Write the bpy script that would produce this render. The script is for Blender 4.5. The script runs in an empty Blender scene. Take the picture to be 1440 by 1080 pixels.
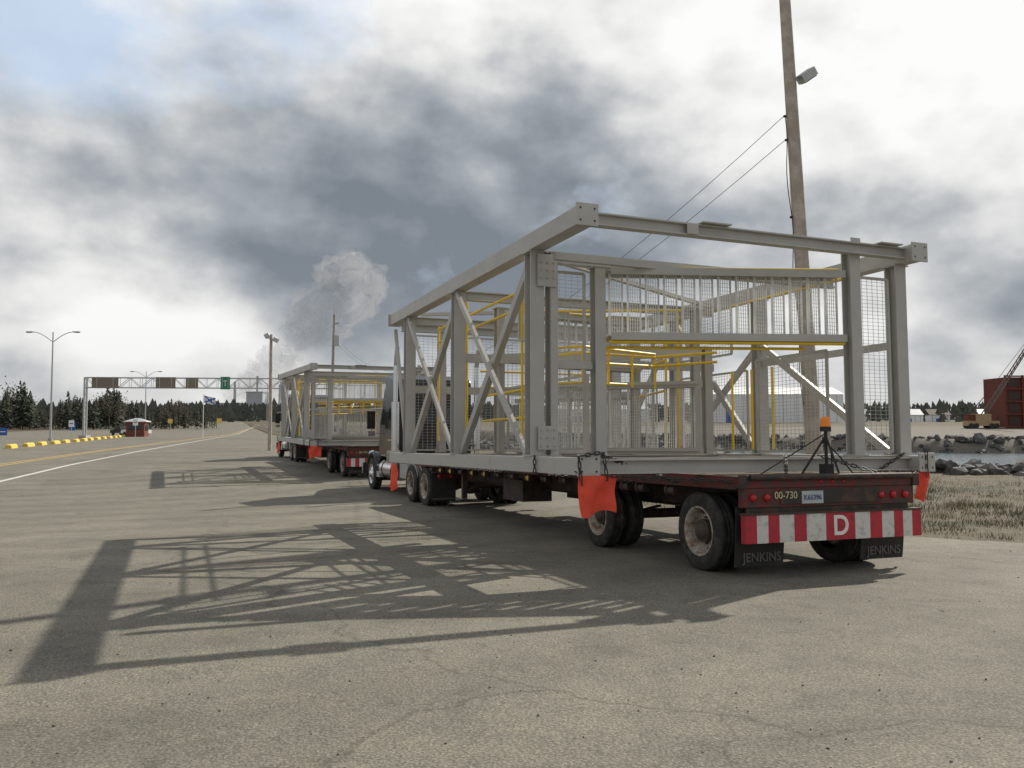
import bpy, math, random, bisect, bmesh
from mathutils import Vector, Matrix, noise as mnoise
random.seed(7)
R=random.random
def U(a,b): return a+(b-a)*random.random()
scene=bpy.context.scene
V=Vector
Z=V((0,0,1))
# ------------------------------------------------------------------ materials
def newmat(name):
    m=bpy.data.materials.new(name); m.use_nodes=True
    nt=m.node_tree; b=nt.nodes["Principled BSDF"]
    return m,nt,b
def mat(name,col,rough=.6,metal=0,var=.15,scale=3,col2=None,amt=.5,bump=0,bscale=40,spec=.5,lo=.45,hi=.65):
    m,nt,b=newmat(name)
    tc=nt.nodes.new("ShaderNodeTexCoord")
    n=nt.nodes.new("ShaderNodeTexNoise"); n.inputs["Scale"].default_value=scale; n.inputs["Detail"].default_value=8; n.inputs["Roughness"].default_value=.65
    nt.links.new(tc.outputs["Object"],n.inputs["Vector"])
    r=nt.nodes.new("ShaderNodeValToRGB")
    if col2 is None:
        c1=[c*(1-var) for c in col]; c2=[min(1,c*(1+var)) for c in col]; r.color_ramp.elements[0].position=.3; r.color_ramp.elements[1].position=.7
    else:
        c1=col; c2=col2; r.color_ramp.elements[0].position=lo; r.color_ramp.elements[1].position=hi
    r.color_ramp.elements[0].color=(*c1,1); r.color_ramp.elements[1].color=(*c2,1)
    nt.links.new(n.outputs["Fac"],r.inputs["Fac"]); nt.links.new(r.outputs["Color"],b.inputs["Base Color"])
    b.inputs["Roughness"].default_value=rough; b.inputs["Metallic"].default_value=metal
    b.inputs["Specular IOR Level"].default_value=spec
    if bump:
        n2=nt.nodes.new("ShaderNodeTexNoise"); n2.inputs["Scale"].default_value=bscale; n2.inputs["Detail"].default_value=4
        nt.links.new(tc.outputs["Object"],n2.inputs["Vector"])
        bp=nt.nodes.new("ShaderNodeBump"); bp.inputs["Strength"].default_value=bump; bp.inputs["Distance"].default_value=.02
        nt.links.new(n2.outputs["Fac"],bp.inputs["Height"]); nt.links.new(bp.outputs["Normal"],b.inputs["Normal"])
    return m
M={}
M['steel']=mat("painted_grey_steel",(.43,.42,.39),.5,0,.10,2)
M['steelscuff']=mat("painted_steel_scuffed",(.44,.43,.40),.5,0,.1,5,(.30,.27,.23),lo=.58,hi=.75)
M['galv']=mat("galvanised_steel",(.74,.75,.73),.38,.10,.12,9)
M['wire']=mat("wire_mesh",(.50,.50,.48),.45,.3,.1,9)
M['yellow']=mat("yellow_paint",(.82,.55,.02),.45,0,.10,5)
M['dark']=mat("dark_frame_paint",(.034,.028,.025),.7,0,.2,6,(.10,.05,.03),bump=.2)
M['maroon']=mat("maroon_trailer_paint",(.14,.020,.018),.65,0,.2,9,(.055,.040,.030),lo=.44,hi=.58,bump=.2)
M['deckwood']=mat("deck_planks",(.16,.12,.08),.85,0,.3,7)
M['tyre']=mat("tyre_rubber",(.028,.028,.027),.85,0,.2,8,(.09,.08,.065),lo=.46,hi=.72)
M['rim']=mat("white_wheel_rim",(.52,.49,.43),.55,0,.1,9,(.20,.10,.05),lo=.42,hi=.62)
M['rimdark']=mat("rim_rust",(.08,.06,.05),.7,0,.2,9)
M['chrome']=mat("chrome",(.62,.62,.64),.2,1,.03,4)
M['black']=mat("black_truck_paint",(.010,.010,.013),.22,0,.1,4)
M['blackm']=mat("black_rubber",(.028,.027,.026),.8,0,.2,6,(.06,.055,.05),lo=.5,hi=.8)
M['glass']=mat("window_glass",(.02,.03,.035),.05,0,.05,3)
M['red']=mat("bumper_red",(.45,.018,.035),.5,0,.12,12,(.17,.025,.025),lo=.5,hi=.74)
M['white']=mat("bumper_white",(.62,.61,.57),.55,0,.1,12,(.34,.31,.27),lo=.5,hi=.75)
M['lens']=mat("red_lens",(.45,.01,.015),.2,0,.05,4)
M['amber']=mat("amber_beacon",(.9,.25,.01),.2,0,.05,4)
M['flag']=mat("orange_flag_cloth",(.72,.075,.035),.8,0,.18,6)
M['plate']=mat("licence_plate",(.42,.46,.46),.5,0,.14,9)
M['plateblue']=mat("plate_text",(.05,.08,.2),.5)
M['lettermuted']=mat("worn_letter_paint",(.13,.12,.11),.7)
M['letterw']=mat("white_letter_paint",(.75,.73,.69),.6)
M['lettery']=mat("cream_letter_paint",(.5,.46,.30),.6)
M['wood']=mat("weathered_pole_wood",(.36,.31,.26),.9,0,.2,3,(.50,.45,.39),bump=.5)
M['alu']=mat("aluminium",(.45,.46,.46),.45,.6,.06,4)
M['signback']=mat("sign_back_brown",(.20,.17,.13),.6,0,.15,1)
M['green']=mat("green_sign",(.01,.20,.10),.5,0,.1,2)
M['blue']=mat("blue_sign",(.02,.10,.40),.5,0,.1,2)
M['bark']=mat("bark",(.07,.055,.04),.9,0,.3,3)
M['spruce']=mat("spruce_needles",(.030,.040,.027),.9,0,.3,.35,(.062,.072,.043),lo=.4,hi=.65)
M['autumn']=mat("autumn_foliage",(.10,.08,.06),.9,0,.3,.5,(.14,.115,.085),lo=.4,hi=.65)
M['farforest']=mat("far_forest_foliage",(.085,.10,.09),.95,0,.3,.02,(.13,.125,.10),lo=.4,hi=.62)
M['rock']=mat("riprap_stone",(.06,.06,.057),.85,0,.2,1.2,(.19,.18,.17),bump=.6,bscale=6,lo=.38,hi=.72)
M['brown_w']=mat("brown_clapboard",(.17,.05,.035),.8,0,.15,2)
M['whitep']=mat("white_wall",(.82,.83,.83),.6,0,.05,.3)
M['greyroof']=mat("grey_roof",(.45,.47,.50),.5,0,.06,.2)
M['rust']=mat("rust_red_steel",(.16,.035,.02),.8,0,.2,.3,(.09,.03,.02))
M['cranec']=mat("crane_paint",(.40,.27,.15),.5,0,.1,1)
M['craneb']=mat("crane_boom_grey",(.16,.12,.11),.6,0,.1,1)
M['conc']=mat("concrete",(.38,.37,.35),.85,0,.12,1.5)
M['grassb']=mat("dry_grass_blades",(.19,.145,.07),.9,0,.3,.9,(.075,.085,.035),lo=.42,hi=.58)
M['strap']=mat("chain_dark",(.05,.05,.05),.6,.5,.2,9)
M['roadwhite']=mat("road_line_white",(.60,.60,.57),.8,0,.1,3,(.36,.35,.31),lo=.5,hi=.75)
M['roadyellow']=mat("road_line_yellow",(.50,.35,.09),.8,0,.1,3,(.34,.28,.15),lo=.5,hi=.75)
M['kerbyellow']=mat("kerb_yellow",(.70,.49,.08),.75,0,.2,2)
M['smokew']=mat("pale_cladding",(.5,.52,.55),.7,0,.06,.05)

# ------------------------------------------------------------------ mesh builder
class MB:
    def __init__(s): s.v=[];s.f=[];s.m=[];s.sm=[];s.mats=[]
    def mi(s,k):
        if k not in s.mats: s.mats.append(k)
        return s.mats.index(k)
    def add(s,vs,fs,k,smooth=False):
        o=len(s.v); i=s.mi(k)
        s.v.extend([tuple(p) for p in vs])
        for f in fs: s.f.append(tuple(a+o for a in f)); s.m.append(i); s.sm.append(smooth)
    def box(s,c,d,k,rot=None):
        x,y,z=d[0]/2,d[1]/2,d[2]/2
        vs=[V((a,b,e)) for a in(-x,x) for b in(-y,y) for e in(-z,z)]
        if rot is not None: vs=[rot@p for p in vs]
        c=V(c); vs=[p+c for p in vs]
        s.add(vs,[(0,1,3,2),(4,6,7,5),(0,4,5,1),(2,3,7,6),(0,2,6,4),(1,5,7,3)],k)
    def bb(s,a,b,k):
        s.box([(a[i]+b[i])/2 for i in range(3)],[abs(b[i]-a[i]) for i in range(3)],k)
    def frame(s,p,q,up):
        p=V(p);q=V(q);d=(q-p); L=d.length; d.normalize()
        up=V(up)
        if abs(d.dot(up))>.98: up=V((0,1,0)) if abs(d.y)<.9 else V((1,0,0))
        sd=d.cross(up).normalized(); u=sd.cross(d).normalized()
        return p,q,L,Matrix((sd,d,u)).transposed()
    def beam(s,p,q,w,h,k,up=(0,0,1)):
        p,q,L,m=s.frame(p,q,up); s.box((p+q)/2,(w,L,h),k,m)
    def ibeam(s,p,q,w,h,k,up=(0,0,1),t=.018):
        p,q,L,m=s.frame(p,q,up); c=(p+q)/2
        s.box(c+m@V((0,0,h/2-t/2)),(w,L,t),k,m); s.box(c-m@V((0,0,h/2-t/2)),(w,L,t),k,m)
        s.box(c,(t*.8,L-.004,h-2*t),k,m)
    def cyl(s,p,q,r,k,n=10,r2=None,cap=True,smooth=True):
        if r2 is None: r2=r
        p,q,L,m=s.frame(p,q,Z)
        vs=[]
        for i in range(n):
            a=2*math.pi*i/n; d=m@V((math.cos(a),0,math.sin(a)))
            vs.append(p+d*r); vs.append(q+d*r2)
        fs=[(2*i,2*i+1,(2*i+3)%(2*n),(2*i+2)%(2*n)) for i in range(n)]
        s.add(vs,fs,k,smooth)
        if cap:
            s.add([vs[2*i] for i in range(n)],[tuple(range(n))],k); s.add([vs[2*i+1] for i in range(n)],[tuple(range(n))[::-1]],k)
    def path(s,pts,r,k,n=6):
        for a,b in zip(pts,pts[1:]): s.cyl(a,b,r,k,n,cap=True)
    def lathe(s,c,ax,prof,k,n=28,smooth=True):
        c=V(c); ax=V(ax).normalized(); p,q,L,m=s.frame(c,c+ax,Z)
        vs=[];N=len(prof)
        for i in range(n):
            a=2*math.pi*i/n; d=m@V((math.cos(a),0,math.sin(a)))
            for x,r in prof: vs.append(c+ax*x+d*r)
        fs=[]
        for i in range(n):
            j=(i+1)%n
            for t in range(N-1): fs.append((i*N+t,i*N+t+1,j*N+t+1,j*N+t))
        s.add(vs,fs,k,smooth)
    def prism(s,poly,u0,u1,k):
        n=len(poly); vs=[V((u0,a,b)) for a,b in poly]+[V((u1,a,b)) for a,b in poly]
        fs=[tuple(range(n)),tuple(range(2*n-1,n-1,-1))]+[(i,i+n,(i+1)%n+n,(i+1)%n) for i in range(n)]
        s.add(vs,fs,k)
    def obj(s,name,parent=None,mw=None,bevel=0):
        me=bpy.data.meshes.new(name); me.from_pydata(s.v,[],s.f)
        for k in s.mats: me.materials.append(M[k])
        me.polygons.foreach_set("material_index",s.m); me.polygons.foreach_set("use_smooth",s.sm)
        me.update()
        o=bpy.data.objects.new(name,me); scene.collection.objects.link(o)
        if parent: o.parent=parent
        if mw is not None: o.matrix_world=mw
        if bevel:
            b=o.modifiers.new("bevel","BEVEL"); b.width=bevel; b.segments=2; b.limit_method='ANGLE'
        return o
def empty(name,mw):
    e=bpy.data.objects.new(name,None); scene.collection.objects.link(e); e.matrix_world=mw; e.empty_display_size=.2
    return e
def text(name,body,size,mk,parent,loc,rotz=0,ext=.003,bold=0):
    c=bpy.data.curves.new(name,'FONT'); c.body=body; c.size=size; c.extrude=ext; c.align_x='CENTER'; c.align_y='CENTER'; c.offset=bold
    c.materials.append(M[mk])
    o=bpy.data.objects.new(name,c); scene.collection.objects.link(o); o.parent=parent
    o.location=loc; o.rotation_euler=(math.radians(90),0,rotz)
    return o
def clone(src,name,mw):
    e=empty(name,mw)
    for ch in list(src.children):
        o=bpy.data.objects.new(ch.name.split('.')[0],ch.data); scene.collection.objects.link(o); o.parent=e
        o.location=ch.location; o.rotation_euler=ch.rotation_euler; 
        for md in ch.modifiers:
            if md.type=='BEVEL':
                b=o.modifiers.new("bevel","BEVEL"); b.width=md.width; b.segments=md.segments; b.limit_method='ANGLE'
    return e
TH=math.radians(22)
SL=math.atan(28/1200)
# ------------------------------------------------------------------ terrain
GP=[(-80,0),(0,0),(20,-.467),(25,-.52),(30,-.45),(40,-.30),(60,-.2),(180,-.1),(260,1.2),(350,3.2),(600,7),(1000,16),(4000,20)]
GY=[a for a,b in GP]
def g(y):
    if y<=0: return 0.0
    i=min(max(bisect.bisect_right(GY,y)-1,0),len(GP)-2)
    (a,za),(b,zb)=GP[i],GP[i+1]; t=min(max((y-a)/(b-a),0),1)
    return za+(zb-za)*t
WATER=[(900,-40),(300,12),(90,25),(40,31),(17.5,36),(9,45),(3.6,55),(-6,82),(-25,150),(-60,280),(-35,290),(0,200),(28,140),(60,116),(130,98),(300,75),(900,20)]
def sdpoly(x,y,P=WATER):
    inside=False; d=1e9; n=len(P)
    for i in range(n):
        x1,y1=P[i];x2,y2=P[(i+1)%n]
        if (y1>y)!=(y2>y) and x<(x2-x1)*(y-y1)/(y2-y1)+x1: inside=not inside
        dx,dy=x2-x1,y2-y1; t=max(0,min(1,((x-x1)*dx+(y-y1)*dy)/(dx*dx+dy*dy)))
        d=min(d,math.hypot(x-x1-t*dx,y-y1-t*dy))
    return d if inside else -d
def sm(t): t=max(0,min(1,t)); return t*t*(3-2*t)
def H(x,y):
    z=g(y)
    if y>0:
        d=sdpoly(x,y)
        z=z+( -4.0-z)*sm((d+.5)/5.0)
        if y>500: z+= 10*sm((y-500)/500)*(mnoise.noise(V((x*.003,y*.003,0)))+.3)
    return z
ys=[-80,-60,-40,-20,-10]+[i*.5 for i in range(-10,70)]+list(range(35,130,2))+list(range(130,360,6))+[380,420,470,520,600,700,850,1000,1300,1700,2300,3000,4000]
ys=sorted(set(float(a) for a in ys))
xs=[-3500,-2500,-1800,-1200,-800,-500,-350,-260,-200,-150,-120,-100,-80,-60,-50,-40,-30]+list(range(-26,60,1))+list(range(60,160,4))+[170,185,200,230,260,300,360,450,600,900,1300,2000,3500]
xs=sorted(set(float(a) for a in xs))
tv=[(x,y,H(x,y)) for y in ys for x in xs]; nx=len(xs)
tf=[(j*nx+i,j*nx+i+1,(j+1)*nx+i+1,(j+1)*nx+i) for j in range(len(ys)-1) for i in range(nx-1)]
me=bpy.data.meshes.new("ground"); me.from_pydata(tv,[],tf)
me.polygons.foreach_set("use_smooth",[True]*len(tf))
m,nt,b=newmat("verge_ground")
def N(nt,t,**kw):
    n=nt.nodes.new(t)
    for k,v in kw.items():
        if k in n.inputs: n.inputs[k].default_value=v
        else: setattr(n,k,v)
    return n
geo=N(nt,"ShaderNodeNewGeometry")
n1=N(nt,"ShaderNodeTexNoise",Scale=.45,Detail=9.0,Roughness=.65); n2=N(nt,"ShaderNodeTexNoise",Scale=9.0,Detail=8.0,Roughness=.7)
for n in(n1,n2): nt.links.new(geo.outputs["Position"],n.inputs["Vector"])
r1=N(nt,"ShaderNodeValToRGB"); e=r1.color_ramp.elements
e[0].position=.40; e[0].color=(.105,.082,.046,1); e[1].position=.60; e[1].color=(.062,.066,.032,1)
x=r1.color_ramp.elements.new(.49); x.color=(.135,.115,.08,1)
r2=N(nt,"ShaderNodeValToRGB"); e=r2.color_ramp.elements; e[0].position=.35; e[0].color=(.5,.5,.5,1); e[1].position=.7; e[1].color=(1.35,1.3,1.2,1)
sp=N(nt,"ShaderNodeSeparateXYZ"); nt.links.new(geo.outputs["Position"],sp.inputs[0])
mr=N(nt,"ShaderNodeMapRange"); nt.links.new(sp.outputs[1],mr.inputs[0]); mr.inputs[1].default_value=70; mr.inputs[2].default_value=90
mr2=N(nt,"ShaderNodeMapRange"); nt.links.new(sp.outputs[0],mr2.inputs[0]); mr2.inputs[1].default_value=-20; mr2.inputs[2].default_value=10
mr3=N(nt,"ShaderNodeMapRange"); nt.links.new(sp.outputs[1],mr3.inputs[0]); mr3.inputs[1].default_value=300; mr3.inputs[2].default_value=260
q=N(nt,"ShaderNodeMath",operation='MULTIPLY'); nt.links.new(mr.outputs[0],q.inputs[0]); nt.links.new(mr2.outputs[0],q.inputs[1])
q2=N(nt,"ShaderNodeMath",operation='MULTIPLY'); nt.links.new(q.outputs[0],q2.inputs[0]); nt.links.new(mr3.outputs[0],q2.inputs[1])
gm_=N(nt,"ShaderNodeMix",data_type='RGBA'); nt.links.new(q2.outputs[0],gm_.inputs[0]); nt.links.new(r1.outputs["Color"],gm_.inputs[6]); gm_.inputs[7].default_value=(.17,.155,.135,1)
mx=N(nt,"ShaderNodeMix",data_type='RGBA',blend_type='MULTIPLY'); mx.inputs[0].default_value=1
nt.links.new(n1.outputs["Fac"],r1.inputs["Fac"]); nt.links.new(n2.outputs["Fac"],r2.inputs["Fac"])
nt.links.new(gm_.outputs[2],mx.inputs[6]); nt.links.new(r2.outputs["Color"],mx.inputs[7]); nt.links.new(mx.outputs[2],b.inputs["Base Color"])
b.inputs["Roughness"].default_value=.95
bp=N(nt,"ShaderNodeBump",Strength=.7,Distance=.06); nt.links.new(n2.outputs["Fac"],bp.inputs["Height"]); nt.links.new(bp.outputs["Normal"],b.inputs["Normal"])
me.materials.append(m)
gr=bpy.data.objects.new("ground",me); scene.collection.objects.link(gr)

def lerpP(P,y):
    if y<=P[0][0]: return P[0][1]
    for (a,xa),(b_,xb) in zip(P,P[1:]):
        if y<=b_: return xa+(xb-xa)*(y-a)/(b_-a)
    return P[-1][1]
RE=[(-80,45),(4,45),(8,24),(12.4,9.3),(14,7.0),(17,4.0),(26,2.4),(40,-1.5),(60,-9),(150,-41),(300,-93),(600,-195)]
LE=[(-80,-75),(60,-75),(170,-112),(300,-135),(600,-235)]
def redge(y): return lerpP(RE,y)+.45*mnoise.noise(V((y*.8,3,0)))+.3*mnoise.noise(V((y*3,9,0)))
def strip(name,xl,xr,y0,y1,dz,material,nsub=1):
    yy=[y for y in ys if y0<y<y1]; yy=[y0]+yy+[y1]
    vs=[];fs=[]
    for y in yy:
        a,b_=xl(y),xr(y); vs+= [(a+(b_-a)*i/nsub,y,g(y)+dz) for i in range(nsub+1)]
    n=nsub+1
    for j in range(len(yy)-1):
        for i in range(nsub): fs.append((j*n+i,j*n+i+1,(j+1)*n+i+1,(j+1)*n+i))
    me=bpy.data.meshes.new(name); me.from_pydata(vs,[],fs); me.materials.append(material)
    o=bpy.data.objects.new(name,me); scene.collection.objects.link(o); return o
# asphalt
m,nt,b=newmat("aged_asphalt")
geo=N(nt,"ShaderNodeNewGeometry")
def tex(t,**k):
    n=N(nt,t,**k); nt.links.new(geo.outputs["Position"],n.inputs["Vector"]); return n
def ramp(src,els):
    r=N(nt,"ShaderNodeValToRGB"); e=r.color_ramp.elements
    e[0].position,e[0].color=els[0][0],(*els[0][1],1); e[1].position,e[1].color=els[-1][0],(*els[-1][1],1)
    for p,c in els[1:-1]: x=e.new(p); x.color=(*c,1)
    nt.links.new(src,r.inputs["Fac"]); return r.outputs["Color"]
def mul(a,b_,f=1):
    x=N(nt,"ShaderNodeMix",data_type='RGBA',blend_type='MULTIPLY'); x.inputs[0].default_value=f
    nt.links.new(a,x.inputs[6]); nt.links.new(b_,x.inputs[7]); return x.outputs[2]
big=tex("ShaderNodeTexNoise",Scale=.22,Detail=7.0,Roughness=.62,Distortion=.6)
c=ramp(big.outputs["Fac"],[(.3,(.176,.164,.136)),(.5,(.215,.202,.168)),(.7,(.250,.235,.195))])
fine=tex("ShaderNodeTexNoise",Scale=70.0,Detail=3.0,Roughness=.8)
c=mul(c,ramp(fine.outputs["Fac"],[(.32,(.52,.52,.52)),(.5,(.98,.98,.98)),(.68,(1.6,1.57,1.5))]))
vor=tex("ShaderNodeTexVoronoi",Scale=48.0)
c=mul(c,ramp(vor.outputs["Distance"],[(.0,(1.4,1.36,1.28)),(.22,(1.0,1.0,1.0)),(.8,(.70,.70,.70))]))
mid=tex("ShaderNodeTexNoise",Scale=2.2,Detail=9.0,Roughness=.78)
c=mul(c,ramp(mid.outputs["Fac"],[(.34,(.78,.78,.79)),(.5,(1,1,1)),(.68,(1.16,1.14,1.10))]))
wv=N(nt,"ShaderNodeTexWave",wave_type='RINGS',rings_direction='Z',Scale=.16,Distortion=5.0,Detail=5.0); wv.inputs["Detail Scale"].default_value=.7
vo=N(nt,"ShaderNodeVectorMath",operation='ADD'); vo.inputs[1].default_value=(18,-34,0); nt.links.new(geo.outputs["Position"],vo.inputs[0]); nt.links.new(vo.outputs[0],wv.inputs["Vector"])
c=mul(c,ramp(wv.outputs["Fac"],[(.0,(.88,.88,.88)),(.5,(1,1,1)),(1.0,(1.07,1.07,1.06))]),.8)
wn=tex("ShaderNodeTexNoise",Scale=.8,Detail=5.0)
vm=N(nt,"ShaderNodeVectorMath",operation='MULTIPLY_ADD'); vm.inputs[1].default_value=(1.6,1.6,0)
nt.links.new(wn.outputs["Color"],vm.inputs[0]); nt.links.new(geo.outputs["Position"],vm.inputs[2])
cr=N(nt,"ShaderNodeTexVoronoi",feature='DISTANCE_TO_EDGE',Scale=.13); nt.links.new(vm.outputs[0],cr.inputs["Vector"])
c=mul(c,ramp(cr.outputs["Distance"],[(.0,(.55,.54,.53)),(.0014,(.7,.69,.68)),(.0035,(1,1,1))]),.65)
st=tex("ShaderNodeTexNoise",Scale=.9,Detail=3.0,Roughness=.5)
c=mul(c,ramp(st.outputs["Fac"],[(.64,(1,1,1)),(.76,(.62,.61,.6))]),.8)
nt.links.new(c,b.inputs["Base Color"]); b.inputs["Roughness"].default_value=.9; b.inputs["Specular IOR Level"].default_value=.25
bp=N(nt,"ShaderNodeBump",Strength=.4,Distance=.008); nt.links.new(vor.outputs["Distance"],bp.inputs["Height"]); bp.invert=True
bp2=N(nt,"ShaderNodeBump",Strength=.3,Distance=.012); nt.links.new(fine.outputs["Fac"],bp2.inputs["Height"]); nt.links.new(bp.outputs["Normal"],bp2.inputs["Normal"]); nt.links.new(bp2.outputs["Normal"],b.inputs["Normal"])
strip("asphalt_pavement",lambda y:lerpP(LE,y),redge,-80,600,.012,m,1)
def wl(y): return -18-.265*(y-30)-6*sm((30-y)/60)
strip("road_edge_line",lambda y:wl(y)-.11,lambda y:wl(y)+.11,4,300,.018,M['roadwhite'])
def yl(y): return -23.8-.25*(y-39.6)
ra=empty("road_centre_line",Matrix.Identity(4))
for dx,nm in((-.25,"line_left"),(.25,"line_right")):
    o=strip(nm,lambda y:yl(y)+dx-.1,lambda y:yl(y)+dx+.1,4,300,.018,M['roadyellow']); o.parent=ra
# yellow kerb blocks
mb=MB()
y=40.
while y<178:
    x=-37.8-.33*(y-63)+U(-.1,.1); d=V((-.33+U(-.04,.04),1,0)).normalized(); sd=V((d.y,-d.x,0)); c=V((x,y,g(y)+.01)); L=1.15
    pr=[(-.28,0),(-.22,.24),(-.12,.32),(.12,.32),(.22,.24),(.28,0)]
    vs=[]
    for e_,sc in((-L,.8),(-L+.15,1),(L-.15,1),(L,.8)):
        vs+=[c+d*e_+sd*(a*sc)+Z*(h*sc) for a,h in pr]
    fs=[(i+6*j,i+6*j+1,i+6*j+7,i+6*j+6) for j in range(3) for i in range(5)]+[(0,1,2,3,4,5),(23,22,21,20,19,18)]
    mb.add(vs,fs,'kerbyellow'); y+=5.4
mb.obj("yellow_kerb_blocks")
# grass blades
mb=MB()
for i in range(80000):
    y=U(8,35); x=redge(y)+.1+abs(random.gauss(0,1))*9 
    if R()<.25: x=redge(y)+R()*14
    if sdpoly(x,y)>-.5 or x>45: continue
    dn=mnoise.noise(V((x*.5,y*.5,5)))+.7*mnoise.noise(V((x*1.7,y*1.7,8)))
    e=min(1,(x-redge(y))/2.5)
    if R()>.5+dn*1.6-.5*(1-e): continue
    h=U(.04,.12)*(1+max(0,dn)*2.2)*(.35+.65*e); a=U(0,6.28); w=.007; z=H(x,y)
    lx,ly=U(-.7,.7)*h,U(-.7,.7)*h
    mb.add([(x-w*math.cos(a),y-w*math.sin(a),z-.01),(x+w*math.cos(a),y+w*math.sin(a),z-.01),(x+lx,y+ly,z+h)],[(0,1,2)],'grassb')
mb.obj("dry_grass")
# riprap
def rock(mb,c,s,k='rock'):
    t=(1+5**.5)/2
    vs=[(-1,t,0),(1,t,0),(-1,-t,0),(1,-t,0),(0,-1,t),(0,1,t),(0,-1,-t),(0,1,-t),(t,0,-1),(t,0,1),(-t,0,-1),(-t,0,1)]
    fs=[(0,11,5),(0,5,1),(0,1,7),(0,7,10),(0,10,11),(1,5,9),(5,11,4),(11,10,2),(10,7,6),(7,1,8),(3,9,4),(3,4,2),(3,2,6),(3,6,8),(3,8,9),(4,9,5),(2,4,11),(6,2,10),(8,6,7),(9,8,1)]
    m=Matrix.Rotation(U(0,6.28),3,'Z')@Matrix.Rotation(U(0,6.28),3,'X'); sc=V((s*U(.6,1.2),s*U(.5,1),s*U(.4,.8)))
    o=[]
    for p in vs:
        p=V(p).normalized()*U(.72,1.2); o.append(V(c)+m@V((p.x*sc.x,p.y*sc.y,p.z*sc.z)))
    mb.add(o,fs,k)
mb=MB()
def rocks(line,dn,smin,smax,spread,pile):
    for (x1,y1),(x2,y2) in zip(line,line[1:]):
        L=math.hypot(x2-x1,y2-y1)
        for i in range(int(L*dn)):
            t=R(); o=U(-spread,spread); nx_,ny_=-(y2-y1)/L,(x2-x1)/L
            x=x1+(x2-x1)*t+nx_*o; y=y1+(y2-y1)*t+ny_*o
            if y<6: continue
            s=U(smin,smax)*(1 if R()<.8 else 1.35); d=sdpoly(x,y)
            if d<-2.2: continue
            z=max(H(x,y),-2.2)+pile*math.exp(-((d+.3)/1.6)**2)*U(.3,1)+U(-.15,.02)
            rock(mb,(x,y,z),s)
rocks([(90,25),(40,31),(17.5,36),(9,45),(3.6,55),(-6,82)],30,.2,.55,3.4,.42)
rocks([(-6,82),(-25,150),(-60,280)],4,.4,.8,3,.4)
rocks([(0,200),(28,140),(60,116),(130,98),(220,86)],9,.35,.8,4,.25)
mb.obj("riprap_rocks")
# water
m,nt,b=newmat("sea_water"); b.inputs["Base Color"].default_value=(.05,.08,.10,1); b.inputs["Roughness"].default_value=.15
geo=N(nt,"ShaderNodeNewGeometry"); n1=N(nt,"ShaderNodeTexNoise",Scale=.9,Detail=5.0); nt.links.new(geo.outputs["Position"],n1.inputs["Vector"])
bp=N(nt,"ShaderNodeBump",Strength=.9,Distance=.35); nt.links.new(n1.outputs["Fac"],bp.inputs["Height"]); nt.links.new(bp.outputs["Normal"],b.inputs["Normal"])
me=bpy.data.meshes.new("water"); me.from_pydata([(-70,10,-2),(1200,-80,-2),(1200,360,-2),(-70,360,-2)],[],[(0,1,2,3)]); me.materials.append(m)
o=bpy.data.objects.new("water",me); scene.collection.objects.link(o)

# ------------------------------------------------------------------ wheels
def wheel(mb,u,v,w,Rr=.47,width=.25,side=-1,steer=False):
    s=side; c=(u,v,w); hw=width/2
    mb.lathe(c,(s,0,0),[(-hw*.9,Rr*.62),(-hw,Rr*.72),(-hw*.96,Rr*.9),(-hw*.75,Rr*.985),(-hw*.7,Rr),(-hw*.25,Rr),(-hw*.22,Rr*.97),(-hw*.12,Rr*.97),(-.1*hw,Rr),(.1*hw,Rr),(hw*.12,Rr*.97),(hw*.22,Rr*.97),(hw*.25,Rr),(hw*.7,Rr),(hw*.75,Rr*.985),(hw*.96,Rr*.9),(hw,Rr*.72),(hw*.9,Rr*.62)],'tyre',32)
    rk='rim'
    if steer:
        mb.lathe(c,(s,0,0),[(hw*.9,Rr*.63),(hw*.95,Rr*.6),(hw*.6,Rr*.55),(hw*.5,Rr*.5),(hw*.9,Rr*.38),(hw*.95,Rr*.25),(hw*1.3,Rr*.2),(hw*1.35,.001)],'chrome',28)
    else:
        mb.lathe(c,(s,0,0),[(hw*.92,Rr*.64),(hw*.97,Rr*.61),(hw*.75,Rr*.57),(-hw*.1,Rr*.54),(-hw*.35,Rr*.46)],rk,28)
        mb.lathe(c,(s,0,0),[(-hw*.35,Rr*.46),(-hw*.45,Rr*.30),(-hw*.40,Rr*.27)],rk,28)
        mb.lathe(c,(s,0,0),[(-hw*.40,Rr*.27),(hw*.35,Rr*.24),(hw*.75,Rr*.2),(hw*.8,.001)],'rimdark',20)
        for i in range(10):
            a=i*.628; p=V(c)+V((s*-hw*.42,math.cos(a)*Rr*.35,math.sin(a)*Rr*.35)); mb.cyl(p,p+V((s*.03,0,0)),.014,'rimdark',6)
    mb.cyl((u-hw*.5,v,w),(u+hw*.5,v,w),Rr*.3,'rimdark',12)

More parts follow.
